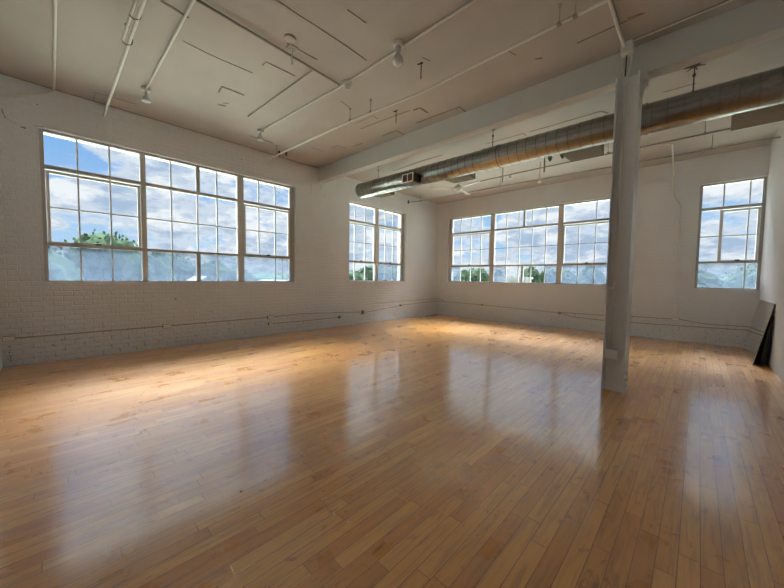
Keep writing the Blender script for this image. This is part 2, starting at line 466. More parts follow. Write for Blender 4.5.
W1 = (-9.75, -5.685); W2 = (-4.08, -1.77); W3 = (0.445, 5.42); W4 = (6.87, 7.82)
def pre(bm):
    bm.verts.index_update(); return bm
def build_wall(name, mat_, *a):
    bm = wall_grid(*a)
    return struct(obj(name, bm, mat_))
build_wall('wall_left', M['wall_left'], 'y', -TH, 0.0, FY-0.2, 0.34, [(W1[0], W1[1], SILL, HEAD), (W2[0], W2[1], 1.20, 3.39)])
build_wall('wall_back', M['wall_back'], 'x', 0.0, TH, 0.0, RX+0.2, [(W3[0], W3[1], 1.20, HEAD), (W4[0], W4[1], SILL, HEAD)])
bm = B(); box(bm, (RX, FY-0.2, -0.12), (RX+0.2, 0.0, H+0.02)); struct(obj('wall_right', bm, M['drywall']))
bm = B(); box(bm, (0.0, FY-0.2, -0.12), (RX, FY, H+0.02)); struct(obj('wall_front', bm, M['drywall']))
bm = B(); box(bm, (-TH, FY-0.2, H), (RX+0.2, TH, H+0.3)); ceil = struct(obj('ceiling', bm, M['ceiling']))
bm = B(); box(bm, (0.030, FY, -0.025), (RX-0.004, -0.028, 0.0)); struct(obj('floor', bm, M['floor']))
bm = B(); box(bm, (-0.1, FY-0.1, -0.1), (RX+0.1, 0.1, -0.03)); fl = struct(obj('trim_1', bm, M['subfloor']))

# cracks, board prints, peeling edges and painted-in shadow lines of the ceiling: thin raised ribbons under it
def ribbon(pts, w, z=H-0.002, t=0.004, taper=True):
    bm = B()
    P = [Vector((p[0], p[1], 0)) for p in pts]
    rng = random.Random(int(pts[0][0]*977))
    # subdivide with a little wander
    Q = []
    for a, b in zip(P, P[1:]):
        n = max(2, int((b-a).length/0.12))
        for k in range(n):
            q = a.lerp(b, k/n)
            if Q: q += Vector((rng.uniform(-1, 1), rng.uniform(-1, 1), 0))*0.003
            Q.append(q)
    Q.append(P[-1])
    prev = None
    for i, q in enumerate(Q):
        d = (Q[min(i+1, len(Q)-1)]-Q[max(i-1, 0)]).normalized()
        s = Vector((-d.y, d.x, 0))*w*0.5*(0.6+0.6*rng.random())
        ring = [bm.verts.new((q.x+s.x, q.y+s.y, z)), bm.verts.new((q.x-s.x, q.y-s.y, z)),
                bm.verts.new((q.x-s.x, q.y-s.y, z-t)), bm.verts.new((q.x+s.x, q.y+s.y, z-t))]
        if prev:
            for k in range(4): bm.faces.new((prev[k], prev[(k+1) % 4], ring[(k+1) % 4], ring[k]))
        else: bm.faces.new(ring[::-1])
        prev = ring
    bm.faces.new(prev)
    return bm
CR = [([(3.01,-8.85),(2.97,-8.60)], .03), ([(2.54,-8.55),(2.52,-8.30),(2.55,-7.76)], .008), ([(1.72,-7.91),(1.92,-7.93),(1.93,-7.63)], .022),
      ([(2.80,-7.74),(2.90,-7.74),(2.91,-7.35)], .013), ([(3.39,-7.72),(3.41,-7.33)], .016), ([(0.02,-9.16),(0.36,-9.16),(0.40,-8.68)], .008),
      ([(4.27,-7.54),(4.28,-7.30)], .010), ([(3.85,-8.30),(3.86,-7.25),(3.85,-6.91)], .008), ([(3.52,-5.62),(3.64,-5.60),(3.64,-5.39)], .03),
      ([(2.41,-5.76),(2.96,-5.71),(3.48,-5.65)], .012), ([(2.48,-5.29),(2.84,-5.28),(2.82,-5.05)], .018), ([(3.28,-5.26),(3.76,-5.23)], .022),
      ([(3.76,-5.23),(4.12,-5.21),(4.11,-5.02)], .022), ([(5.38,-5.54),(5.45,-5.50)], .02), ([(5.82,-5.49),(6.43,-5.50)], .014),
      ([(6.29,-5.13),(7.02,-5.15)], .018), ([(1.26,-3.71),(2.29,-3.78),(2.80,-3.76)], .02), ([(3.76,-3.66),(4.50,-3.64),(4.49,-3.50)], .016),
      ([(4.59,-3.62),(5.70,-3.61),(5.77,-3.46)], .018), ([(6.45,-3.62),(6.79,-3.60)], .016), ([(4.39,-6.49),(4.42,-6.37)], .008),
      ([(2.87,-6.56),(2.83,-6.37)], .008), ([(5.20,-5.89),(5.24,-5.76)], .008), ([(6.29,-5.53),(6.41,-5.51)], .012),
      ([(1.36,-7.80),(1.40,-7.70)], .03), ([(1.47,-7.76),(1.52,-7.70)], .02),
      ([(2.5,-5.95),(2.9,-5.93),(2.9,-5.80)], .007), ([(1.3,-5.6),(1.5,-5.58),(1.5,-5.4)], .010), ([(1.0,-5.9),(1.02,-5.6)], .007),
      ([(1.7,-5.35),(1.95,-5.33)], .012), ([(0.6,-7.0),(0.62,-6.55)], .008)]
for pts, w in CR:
    obj('crack_and_shadow', ribbon(pts, w), M['crack_and_shadow'], ceil)
# dark brown strips painted in for the shadow gap between brick and ceiling
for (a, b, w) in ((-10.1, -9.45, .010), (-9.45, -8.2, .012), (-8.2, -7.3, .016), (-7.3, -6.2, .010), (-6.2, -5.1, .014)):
    obj('crack_and_shadow', ribbon([(0.006, a), (0.010, (a+b)/2), (0.006, b)], w), M['crack_and_shadow'], ceil)

# ------------------------------------------------------------ windows
HB, MR, TR = 2.298, 1.748, 2.890       # middle bar, meeting rail, transom rail
D0, D1 = 0.075, 0.155                   # frame depth inside the wall

def window(name, axis, sgn, lo, hi, units, SILL=1.175, HEAD=3.415, embed=(0, 0)):
    """axis: the wall's run; sgn: outward direction; units: dicts in metres along the run"""
    base = (0, (lo+hi)/2, SILL) if axis == 'y' else ((lo+hi)/2, 0, SILL)
    root = bpy.data.objects.new(name, None); COL.objects.link(root); root.location = base; struct(root)
    def bx(bm, a0, a1, z0, z1, d0, d1, bev=0.0):
        if axis == 'y': box(bm, (sgn*d0, a0, z0), (sgn*d1, a1, z1), bev)
        else: box(bm, (a0, sgn*d0, z0), (a1, sgn*d1, z1), bev)
    # outer frame and sill
    bm = B()
    l, h = lo-embed[0], hi+embed[1]
    gl, gh = units[0]['lo'], units[-1]['hi']
    bx(bm, l, gl, SILL, HEAD, D0, D1); bx(bm, gh, h, SILL, HEAD, D0, D1)
    bx(bm, gl, gh, HEAD-0.032, HEAD, D0, D1); bx(bm, gl, gh, SILL, SILL+0.035, D0, D1)
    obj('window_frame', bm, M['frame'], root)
    bm = B(); bx(bm, lo, hi, SILL-0.002, SILL+0.012, -0.012, D0); obj('window_sill', bm, M['sash'], root)
    # transom rail and meeting rail
    for nm, z0, z1 in (('transom_rail', TR-0.035, TR+0.02), ('meeting_rail', MR-0.025, MR+0.022)):
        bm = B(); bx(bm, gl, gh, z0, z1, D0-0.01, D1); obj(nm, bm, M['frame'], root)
    # mullions between units
    for a, b in zip(units, units[1:]):
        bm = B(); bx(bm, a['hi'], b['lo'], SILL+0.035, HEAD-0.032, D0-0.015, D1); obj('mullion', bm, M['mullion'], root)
    rows = dict(top=(TR+0.02, HEAD-0.032), mid=(MR+0.022, TR-0.035), low=(SILL+0.035, MR-0.025))
    dm0, dm1 = D0+0.02, D0+0.05
    for u_ in units:
        ulo, uhi = u_['lo'], u_['hi']
        for rn, (z0, z1) in rows.items():
            bars = u_.get(rn, [])
            sash = u_.get('sash') if rn == 'mid' else None
            a0, a1 = ulo, uhi
            if sash:
                s0, s1 = sash
                par_ = root
                bm = B(); w = 0.036
                zt = z1-0.022
                bx(bm, s0, s0+w, z0, zt, D0, D0+0.06); bx(bm, s1-w, s1, z0, zt, D0, D0+0.06)
                bx(bm, s0+w, s1-w, zt-w, zt, D0, D0+0.06); bx(bm, s0+w, s1-w, z0, z0+0.02, D0, D0+0.06)
                so = obj('sash', bm, M['sash'], root)
                lb = B(); mid = (s0+s1)/2
                bx(lb, mid-0.035, mid+0.035, z0+0.002, z0+0.03, D0-0.03, D0-0.002, 0.006)
                lo_ = obj('latch', lb, M['dark'], so)
                lo_.matrix_parent_inverse = Matrix.Identity(4)
                lo_.matrix_parent_inverse = Matrix.Translation(-Vector(base)) @ Matrix.Translation(Vector(base)) if False else Matrix.Identity(4)
            heavy = u_.get('heavy', {}).get(rn, [])
            mb = B()
            for p in bars: bx(mb, p-0.011, p+0.011, z0, z1, dm0, dm1)
            if rn == 'mid': bx(mb, a0, a1, HB-0.011, HB+0.011, dm0+0.002, dm1-0.002)
            if bars or rn == 'mid': obj('muntin', mb, M['muntin'], root)
            else: mb.free()
            for (p, q) in heavy:
                mb = B(); bx(mb, p, q, z0, z1, D0, D1-0.01); obj('mullion', mb, M['frame'], root)
            # glass: one mesh for clear panes, one for the clouded ones
            cuts = sorted([a0, a1]+list(bars)+[(p+q)/2 for p, q in heavy])
            hz = u_.get('hazy', ()) if rn == 'low' else ()
            clear, haze = B(), B(); nc = nh = 0
            for i, (p, q) in enumerate(zip(cuts, cuts[1:])):
                if hz == 'all' or i in hz: bx(haze, p, q, z0, z1, D0+0.032, D0+0.036); nh += 1
                else: bx(clear, p, q, z0, z1, D0+0.032, D0+0.036); nc += 1
            for bmx, n_, nm, mm in ((clear, nc, 'pane', 'glass'), (haze, nh, 'clouded_pane', 'hazy')):
                if n_: obj(nm, bmx, M[mm], root)
                else: bmx.free()
    return root

window('window_1', 'y', -1, *W1, units=[
    dict(lo=-9.704, hi=-8.586, top=[-9.356, -8.980], mid=[-9.356, -8.980], low=[-9.356, -8.980], sash=(-9.699, -8.594), hazy='all'),
    dict(lo=-8.514, hi=-6.982, top=[-8.139, -7.368], mid=[-8.139, -7.716, -7.368], low=[-8.139, -7.368], heavy=dict(top=[(-7.733, -7.673)], low=[(-7.746, -7.681)]), hazy='all'),
    dict(lo=-6.860, hi=-5.797, top=[-6.526, -6.150], mid=[-6.526, -6.150], low=[-6.150], sash=(-6.853, -5.802), hazy='all')])
window('window_2', 'y', -1, *W2, SILL=1.20, HEAD=3.39, embed=(0.07, 0), units=[
    dict(lo=-4.151, hi=-3.039, top=[-3.807, -3.416], mid=[-3.807, -3.416], low=[-3.807, -3.416], sash=(-4.146, -3.046)),
    dict(lo=-2.917, hi=-1.875, top=[-2.590, -2.252], mid=[-2.590, -2.252], low=[-2.590, -2.252], sash=(-2.912, -1.88), hazy='all')])
window('window_3', 'x', 1, *W3, SILL=1.20, units=[
    dict(lo=0.560, hi=2.022, top=[0.914, 1.300, 1.675], mid=[0.914, 1.300, 1.675], low=[0.914, 1.300, 1.675], sash=(0.566, 2.017), hazy=(0,)),
    dict(lo=2.159, hi=4.038, top=[2.537, 2.925, 3.312, 3.710], mid=[2.557, 2.949, 3.332, 3.710], low=[2.557, 2.945, 3.312, 3.710], heavy=dict(top=[(3.064, 3.113)], low=[(3.044, 3.099)]), hazy=(0, 5)),
    dict(lo=4.167, hi=5.385, top=[4.942], mid=[4.555, 4.942], low=[4.555, 4.942], sash=(4.172, 5.380), hazy='all')])
window('window_4', 'x', 1, *W4, units=[
    dict(lo=6.915, hi=7.770, top=[7.238, 7.606], mid=[7.208, 7.606], low=[7.606], sash=(7.213, 7.765), hazy='all')])

# ------------------------------------------------------------ ceiling beam and column
bm = B()
BY0, BY1, BZ = -4.97, -4.80, 3.66
BS = 0.12   # the beam runs slightly out of square with the room
hexa(bm, [(0, BY0+.015-BS, BZ+.02), (RX, BY0+.015, BZ+.02), (RX, BY1-.015, BZ+.02), (0, BY1-.015-BS, BZ+.02), (0, BY0+.015-BS, H), (RX, BY0+.015, H), (RX, BY1-.015, H), (0, BY1-.015-BS, H)])
hexa(bm, [(0, BY0-BS, BZ), (RX, BY0, BZ), (RX, BY1, BZ), (0, BY1-BS, BZ), (0, BY0-BS, BZ+.03), (RX, BY0, BZ+.03), (RX, BY1, BZ+.03), (0, BY1-BS, BZ+.03)])
bmesh.ops.recalc_face_normals(bm, faces=bm.faces)
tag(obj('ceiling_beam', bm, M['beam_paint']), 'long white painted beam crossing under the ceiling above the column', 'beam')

CX0, CX1, CY0, CY1 = 6.14, 6.36, -5.10, -4.80
col = thing('steel_column', 'white painted steel column standing alone on the wood floor', 'column', (6.25, -4.95, 0))
for nm, x0, x1 in (('flange', CX0, CX0+0.014), ('flange', CX1-0.014, CX1)):
    bm = B(); box(bm, (x0, CY0, 0.0), (x1, CY1, BZ), 0.002); obj(nm, bm, M['steel_paint'], col)
bm = B(); box(bm, (CX0+0.014, -5.025, 0.0), (CX1-0.014, -5.01, BZ)); obj('web', bm, M['steel_paint'], col)
bm = B()
for z in (0.10, 0.17, 0.24):
    lathe(bm, (CX1, -5.03, z), (1, 0, 0), [(0, .017), (.012, .017), (.014, .012), (.03, .012)], 8)
obj('bolt', bm, M['steel_paint'], col)
bm = B(); box(bm, (CX1, -5.07, 3.56), (CX1+0.06, -4.84, BZ-0.001))
hexa(bm, [(CX1,-5.05,3.42),(CX1+.012,-5.05,3.44),(CX1+.012,-4.9,3.44),(CX1,-4.9,3.42),(CX1,-5.05,3.56),(CX1+.035,-5.05,3.56),(CX1+.035,-4.9,3.56),(CX1,-4.9,3.56)])
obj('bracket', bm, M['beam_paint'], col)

# conduit on the column, its fittings, outlet box and the box under the ceiling
cc = thing('column_conduit', 'thin white conduit running up the face of the steel column', 'conduit', (6.21, -5.045, 0.42))
bm = B(); tube(bm, [(6.215, -5.045, 0.50), (6.215, -5.045, 3.62), (6.205, -5.06, 3.70), (6.205, -5.09, 3.86)], 0.011, 10, 0.05); obj('pipe', bm, M['conduit'], cc, True)
bm = B(); lathe(bm, (6.215, -5.045, 1.23), (0, 0, 1), [(0, .015), (.01, .021), (.05, .021), (.06, .015), (.10, .015), (.11, .019), (.14, .019)], 12); obj('coupling', bm, M['conduit'], cc, True)
bm = B(); tube(bm, [(6.215, -5.06, 1.24), (6.13, -5.115, 1.235), (6.125, -5.10, 1.235), (6.125, -4.95, 1.235)], 0.010, 8, 0.02); obj('clamp', bm, M['plate'], cc, True)
ob = thing('outlet_box', 'grey outlet box low on the steel column', 'outlet box', (6.22, -5.05, 0.40))
bm = B(); box(bm, (6.165, -5.085, 0.40), (6.285, -5.0255, 0.505), 0.006); obj('box_body', bm, M['dark_plate'], ob)
bm = B(); box(bm, (6.160, -5.093, 0.395), (6.290, -5.085, 0.510), 0.003)
for zz in (0.43, 0.475): box(bm, (6.195, -5.096, zz-0.014), (6.255, -5.093, zz+0.014), 0.001)
obj('cover_plate', bm, M['plate'], ob)
jb = thing('junction_box', 'pale junction box where the column conduits meet the ceiling', 'junction box', (6.235, -5.12, 3.88))
bm = B(); box(bm, (6.18, -5.17, 3.87), (6.29, -5.06, 3.99), 0.008); obj('box_body', bm, M['conduit'], jb)
bm = B(); tube(bm, [(6.27, -5.115, 3.88), (6.285, -5.11, 3.80), (6.26, -5.09, 3.70), (6.225, -5.065, 3.58)], 0.008, 8, 0.05); obj('cable', bm, M['conduit'], jb, True)
bm = B(); tube(bm, [(6.232, -5.10, 3.88), (6.228, -5.09, 3.78), (6.222, -5.07, 3.66)], 0.007, 8); obj('cable', bm, M['dark'], jb, True)
def conduit(name, label, pts, r, mat_='conduit', bend=0.06, seg=10):
    bm = B(); tube(bm, pts, r, seg, bend)
    return tag(obj(name, bm, M[mat_], None, True), label, 'conduit')
conduit('ceiling_conduit', 'curved white conduit along the ceiling into the box above the column', [(6.205, -6.0, 3.982), (6.20, -5.45, 3.982), (6.215, -5.175, 3.94)], 0.016, bend=0.15)
conduit('ceiling_conduit', 'thin conduit on the ceiling leading right from the column box', [(6.292, -5.13, 3.985), (7.80, -5.16, 3.985)], 0.009)

# ------------------------------------------------------------ ventilation duct
DY, DZ, DR = -4.25, 3.495, 0.182
duct = thing('ventilation_duct', 'long round galvanised spiral duct hanging under the ceiling', 'duct', (0.5, DY, DZ))
def spiral_section(x0, x1, r):
    prof = [(0, r)]
    p = 0.075
    while p < x1-x0-0.02:
        prof += [(p-0.005, r), (p-0.004, r+0.003), (p, r+0.003), (p+.001, r-0.006), (p+.006, r-0.006), (p+.007, r)]
        p += 0.15
    prof.append((x1-x0, r))
    bm = B(); lathe(bm, (x0, DY, DZ), (1, 0, 0), prof, 56, caps=False)
    return bm
for x0, x1 in ((0.68, 4.08), (4.33, 6.30), (6.34, 7.815)):
    obj('duct_section', spiral_section(x0, x1, DR), M['galv'], duct, True)
for x0, x1 in ((4.06, 4.35), (6.28, 6.36)):
    bm = B(); w = x1-x0
    lathe(bm, (x0, DY, DZ), (1, 0, 0), [(0, DR+.001), (0, DR+.012), (.02, DR+.012), (.024, DR+.005), (w-.024, DR+.005), (w-.02, DR+.012), (w, DR+.012), (w, DR+.001)], 56, caps=False)
    obj('coupling', bm, M['galv'], duct, True)
bm = B(); lathe(bm, (0.67, DY, DZ), (1, 0, 0), [(0, DR-.03), (0, DR+.004), (.03, DR+.004)], 48); obj('end_cap', bm, M['galv'], duct, True)
# duct take-offs with grilles: one faces the room, four face the back wall
def takeoff(x0, x1, sgn, z0, z1, reach, flare=0.0):
    ya, yb = DY+sgn*0.10, DY+sgn*(DR+reach)
    bm = B()
    hexa(bm, [(x0-flare, ya, z0), (x1+flare, ya, z0), (x1, yb, z0), (x0, yb, z0), (x0-flare, ya, z1), (x1+flare, ya, z1), (x1, yb, z1), (x0, yb, z1)])
    bmesh.ops.recalc_face_normals(bm, faces=bm.faces)
    o = obj('air_register', bm, M['register'], duct)
    w = 0.018
    bm = B()
    yy0, yy1 = yb, yb+sgn*0.012
    box(bm, (x0, yy0, z0), (x1, yy1, z0+w)); box(bm, (x0, yy0, z1-w), (x1, yy1, z1))
    box(bm, (x0, yy0, z0+w), (x0+w, yy1, z1-w)); box(bm, (x1-w, yy0, z0+w), (x1, yy1, z1-w))
    xm = (x0+x1)/2; box(bm, (xm-w/2, yy0, z0+w), (xm+w/2, yy1, z1-w))
    fo = obj('register_frame', bm, M['plate'], o); fo.matrix_parent_inverse = Matrix.Identity(4)
    bm = B()
    box(bm, (x0+w, yb+sgn*0.001, z0+w), (xm-w/2, yb+sgn*0.004, z1-w)); box(bm, (xm+w/2, yb+sgn*0.001, z0+w), (x1-w, yb+sgn*0.004, z1-w))
    n = 7
    for k in range(n):
        z = z0+w+(z1-z0-2*w)*(k+.5)/n
        box(bm, (x0+w, yb+sgn*0.004, z-0.003), (xm-w/2, yb+sgn*0.009, z+0.003)); box(bm, (xm+w/2, yb+sgn*0.004, z-0.003), (x1-w, yb+sgn*0.009, z+0.003))
    go = obj('grille', bm, M['grille'], o); go.matrix_parent_inverse = Matrix.Identity(4)
takeoff(2.36, 2.66, -1, 3.31, 3.49, 0.14)
takeoff(0.89, 1.36, 1, 3.39, 3.57, 0.32, 0.05)
takeoff(3.06, 3.54, 1, 3.39, 3.57, 0.42, 0.06)
takeoff(5.28, 5.74, 1, 3.39, 3.57, 0.60, 0.05)
takeoff(7.15, 7.62, 1, 3.39, 3.57, 0.66)
for x in (1.28, 4.20, 6.78):
    bm = B(); tube(bm, [(x, DY, DZ+DR), (x, DY, 3.99)], 0.006, 8)
    lathe(bm, (x, DY, 3.86), (0, 0, 1), [(0, .008), (.005, .016), (.03, .016), (.035, .008)], 8)
    lathe(bm, (x, DY, 3.975), (0, 0, 1), [(0, .012), (.006, .035), (.022, .04)], 10)
    obj('duct_hanger', bm, M['dark'], duct, True)
    bm = B(); lathe(bm, (x-0.012, DY, DZ), (1, 0, 0), [(0, DR+.004), (0, DR+.008), (.024, DR+.008), (.024, DR+.004)], 56, caps=False)
    obj('hanger_strap', bm, M['galv'], duct, True)
bm = B()  # dark spokes stand in for the shadow radiating from the hanger plate
for a in range(6):
    t = a*math.pi/3+0.3
    tube(bm, [(6.78, DY, 3.985), (6.78+.10*math.cos(t), DY+.10*math.sin(t), 3.975)], [0.014, 0.004], 6)
obj('hanger_shadow_spokes', bm, M['dark'], duct, True)

duct.rotation_euler.y = 0.0105

# ------------------------------------------------------------ pipes under the ceiling
# track pipe near the left
t = thing('ceiling_pipe', 'white pipe slung below the ceiling at the far left, nearest the camera', 'pipe', (0.08, -9.04, 3.8))
bm = B(); tube(bm, [(0.06, -9.045, 3.80), (2.5, -9.02, 3.80), (7.8, -8.95, 3.80)], 0.017, 12); obj('pipe', bm, M['conduit'], t, True)
bm = B(); tube(bm, [(2.35, -9.07, 3.815), (7.8, -9.0, 3.83)], 0.013, 10); obj('pipe', bm, M['conduit'], t, True)
bm = B(); lathe(bm, (0.05, -9.045, 3.80), (1, 0, 0), [(0, .02), (.05, .02)], 12); obj('cap', bm, M['conduit'], t, True)
for x in (2.38, 2.88, 4.4):
    bm = B(); tube(bm, [(x, -9.03, 3.998), (x, -9.045, 3.87), (x, -9.075, 3.80), (x+.01, -9.05, 3.772), (x+.02, -8.995, 3.79), (x+.03, -8.99, 3.85)], 0.005, 6, 0.02)
    lathe(bm, (x, -9.03, 3.975), (0, 0, 1), [(0, .02), (.02, .02)], 8)
    obj('pipe_hook', bm, M['dark'], t, True)

p3 = thing('sprinkler_pipe', 'thin white pipe on hangers running above the first window toward the column', 'pipe', (0.1, -6.44, 3.8))
bm = B(); tube(bm, [(0.10, -6.45, 3.80), (2.77, -6.33, 3.80), (4.12, -6.19, 3.80), (5.85, -6.17, 3.82), (7.8, -6.12, 3.84)], 0.016, 12); obj('pipe', bm, M['conduit'], p3, True)
bm = B(); lathe(bm, (0.09, -6.45, 3.80), (1, 0, 0), [(0, .02), (.05, .02)], 12); obj('cap', bm, M['conduit'], p3, True)
for x, y in ((0.55, -6.43), (2.81, -6.33), (3.24, -6.28), (5.84, -6.17), (5.98, -6.17)):
    bm = B(); tube(bm, [(x, y, 3.998), (x, y, 3.815)], 0.005, 6)
    lathe(bm, (x, y, 3.98), (0, 0, 1), [(0, .018), (.015, .018)], 8)
    lathe(bm, (x, y, 3.79), (0, 0, 1), [(0, .012), (.01, .024), (.035, .024), (.05, .008)], 10)
    obj('pipe_hanger', bm, M['conduit_dark'], p3, True)
for k, (x, y) in enumerate(((0.30, -6.25), (0.42, -6.15))):
    bm = B(); lathe(bm, (x, y, 3.90), (0, 0, 1), [(0, .012), (.01, .02), (.06, .022), (.10, .022)], 10)
    tag(obj('pipe_stub', bm, M['dark'], None, True), 'short dark pipe stub by the sprinkler pipe end, ' + ('nearer the left wall' if k == 0 else 'farther from the left wall'), 'pipe stub')

# pipes near the back wall
def pipe_run(name, label, pts, r, hang, posts=()):
    tt = thing(name, label, 'pipe', pts[0])
    bm = B(); tube(bm, pts, r, 10, 0.05); obj('pipe', bm, M['conduit_dark'], tt, True)
    for x, y, z in hang:
        bm = B(); tube(bm, [(x, y, 3.998), (x, y, z)], 0.006, 6); lathe(bm, (x, y, z-0.02), (0, 0, 1), [(0, .012), (.008, .022), (.04, .022), (.05, .01)], 8)
        obj('pipe_hanger', bm, M['conduit_dark'], tt, True)
    for x, y, z0, z1 in posts:
        bm = B(); tube(bm, [(x, y, z0), (x, y, z1)], 0.016, 8); obj('riser', bm, M['conduit_dark'], tt, True)
    return tt
pipe_run('heating_pipe', 'pipe hung behind the duct with short drop legs, farther from the back wall', [(2.62, -2.42, 3.70), (4.5, -2.44, 3.70), (7.81, -2.34, 3.70)], 0.014, [(2.9, -2.42, 3.70), (5.6, -2.42, 3.70), (6.9, -2.37, 3.70)], [(3.54, -2.41, 3.56, 3.90), (4.47, -2.44, 3.59, 3.90)])
pb = pipe_run('heating_pipe', 'pipe hung closest to the back wall just under the ceiling', [(0.08, -1.78, 3.74), (0.5, -1.63, 3.75), (3.1, -1.52, 3.75), (5.4, -1.38, 3.75), (7.81, -1.25, 3.75)], 0.014, [(0.48, -1.63, 3.75), (3.06, -1.52, 3.75), (5.5, -1.38, 3.75), (7.0, -1.3, 3.75)])
bm = B(); tube(bm, [(0.10, -1.77, 3.70), (0.10, -1.77, 3.80)], 0.028, 10); obj('valve', bm, M['dark'], pb, True)
bm = B(); tube(bm, [(6.24, -2.38, 3.70), (6.50, -2.20, 3.70), (6.42, -0.04, 3.70), (6.44, -0.03, 3.25), (6.575, -0.025, 3.0), (6.585, -0.025, 0.50)], 0.013, 10, 0.05)
tag(obj('wall_riser', bm, M['conduit'], None, True), 'conduit climbing the back wall left of the small window and crossing to the hung pipe', 'conduit')

# ------------------------------------------------------------ ceiling lamps with conduits
conduit('lamp_conduit', 'white ceiling conduit feeding the leftmost spot lamp', [(1.05, -8.662, 3.98), (7.78, -8.58, 3.98)], 0.013)
conduit('lamp_conduit', 'white ceiling conduit linking the three bulb holders', [(0.98, -6.95, 3.982), (3.35, -6.80, 3.982), (7.8, -6.78, 3.982)], 0.013)
conduit('cross_conduit', 'dark-edged ceiling conduit linking the two lamp conduits', [(3.31, -8.62, 3.972), (3.25, -7.3, 3.972), (3.22, -6.85, 3.972)], 0.014, 'conduit_dark')
conduit('short_conduit', 'short thin ceiling conduit between the two lamp rows', [(1.34, -7.33, 3.988), (3.22, -7.26, 3.988)], 0.009, 'conduit_dark')
conduit('corner_conduit', 'white conduit crossing the ceiling and bending down the left wall at far left', [(7.8, -9.52, 3.985), (0.4, -9.575, 3.985), (0.03, -9.58, 3.975), (0.018, -9.68, 3.90), (0.018, -9.91, 3.77), (0.018, -10.15, 3.66)], 0.013, bend=0.08)
bm = B(); lathe(bm, (3.49, -7.736, 3.978), (0, 0, 1), [(0, .05), (.006, .062), (.022, .065)], 28)
tag(obj('cover_disc', bm, M['ceiling'], None, True), 'round painted blank cover on the ceiling', 'ceiling cover')
t = thing('ceiling_hook', 'short hanging strap under the middle of the cross conduit', 'hanger', (3.375, -7.649, 4.0))
bm = B(); tube(bm, [(3.375, -7.649, 3.996), (3.375, -7.649, 3.80)], 0.008, 8); obj('rod', bm, M['conduit'], t, True)
bm = B(); box(bm, (3.33, -7.70, 3.985), (3.42, -7.60, 3.998)); obj('plate', bm, M['conduit_dark'], t)
for k, (x, y, z, lb) in enumerate(((4.326, -6.427, 3.794, 'dark rod with a top hook hanging right of the large bulb'), (3.318, -5.802, 3.796, 'dark rod with a top hook hanging between pipe and beam'))):
    t = thing('hanging_rod', lb, 'hanger', (x, y, 4.0))
    bm = B(); tube(bm, [(x, y, 3.998), (x, y, z)], 0.006, 6); obj('rod', bm, M['dark'], t, True)
    bm = B(); tube(bm, [(x-.05, y-.01, 3.985), (x+.02, y+.01, 3.985)], 0.008, 6); obj('hook', bm, M['dark'], t, True)

def lamp(loc, label, drop, kind):
    x, y = loc
    r = thing('ceiling_lamp', label, 'ceiling lamp', (x, y, H), 'bare lamps on the ceiling conduits')
    bm = B(); lathe(bm, (x, y, H-0.045), (0, 0, 1), [(0, .035), (.006, .055), (.04, .062), (.044, .062)], 20); obj('canopy', bm, M['porcelain'], r, True)
    if kind == 'spot':
        bm = B(); tube(bm, [(x, y, H-.045), (x, y, H-.09)], 0.018, 12); obj('socket', bm, M['porcelain'], r, True)
        bm = B(); lathe(bm, (x, y, H-.09), (0.05, 0, -1), [(0, .02), (.02, .024), (.05, .035), (.085, .056), (.10, .058), (.108, .045), (.112, .01)], 20); obj('bulb', bm, M['bulb'], r, True)
    elif kind == 'socket':
        bm = B(); lathe(bm, (x, y, H-.045), (0, 0, -1), [(0, .05), (.012, .052), (.03, .046), (.034, .03), (.02, .028)], 20); obj('socket', bm, M['porcelain'], r, True)
    else:
        bm = B(); lathe(bm, (x, y, H-.045), (0, 0, -1), [(0, .034), (.03, .034), (.045, .028), (.075, .026)], 18); obj('socket', bm, M['porcelain'], r, True)
        bm = B(); lathe(bm, (x, y, H-.12), (0, 0, -1), [(0, .022), (.02, .028), (.045, .048), (.07, .060), (.095, .062), (.12, .052), (.138, .028), (.143, .005)], 24); obj('bulb', bm, M['bulb'], r, True)
lamp((1.05, -8.662), 'reflector bulb nearest the left end of the ceiling, by the left window head', 0.2, 'spot')
lamp((0.98, -6.96), 'reflector bulb near the window wall above the right end of the big left window', 0.2, 'spot')
lamp((3.33, -6.79), 'empty round lamp socket where the conduits meet on the ceiling', 0.05, 'socket')
lamp((4.335, -6.86), 'large round bulb hanging from its socket at the top centre of the ceiling', 0.28, 'bulb')

# small lamps below the hung pipes
def pendant(x, y, z, label, holder_z):
    r = thing('pendant_lamp', label, 'lamp', (x, y, z))
    bm = B(); tube(bm, [(x, y, holder_z), (x, y, z+.06)], 0.005, 6); obj('rod', bm, M['dark'], r, True)
    bm = B(); lathe(bm, (x, y, z+.07), (0, 0, -1), [(0, .014), (.03, .018), (.05, .04), (.075, .045), (.08, .01)], 14); obj('bulb', bm, M['bulb'], r, True)
pendant(3.763, -2.49, 3.60, 'small bulb hanging from the hung pipe left of the middle window bars', 3.69)
pendant(4.227, -2.0, 3.52, 'small bulb on a long rod hanging right of the other small bulb', 3.996)
t = thing('track_light', 'short dark track with two spot heads beyond the duct', 'track light', (4.7, -2.35, 3.9))
bm = B(); box(bm, (4.44, -2.42, 3.93), (5.0, -2.38, 3.96)); obj('track', bm, M['dark'], t)
for x in (4.5, 4.94):
    bm = B(); tube(bm, [(x, -2.40, 3.96), (x, -2.40, 3.998)], .01, 6); obj('mount', bm, M['dark'], t)
for x in (4.56, 4.80):
    bm = B(); lathe(bm, (x, -2.40, 3.93), (0.1, -0.1, -1), [(0, .012), (.02, .04), (.05, .05), (.09, .035), (.13, .012)], 14); obj('spot_head', bm, M['dark'], t, True)

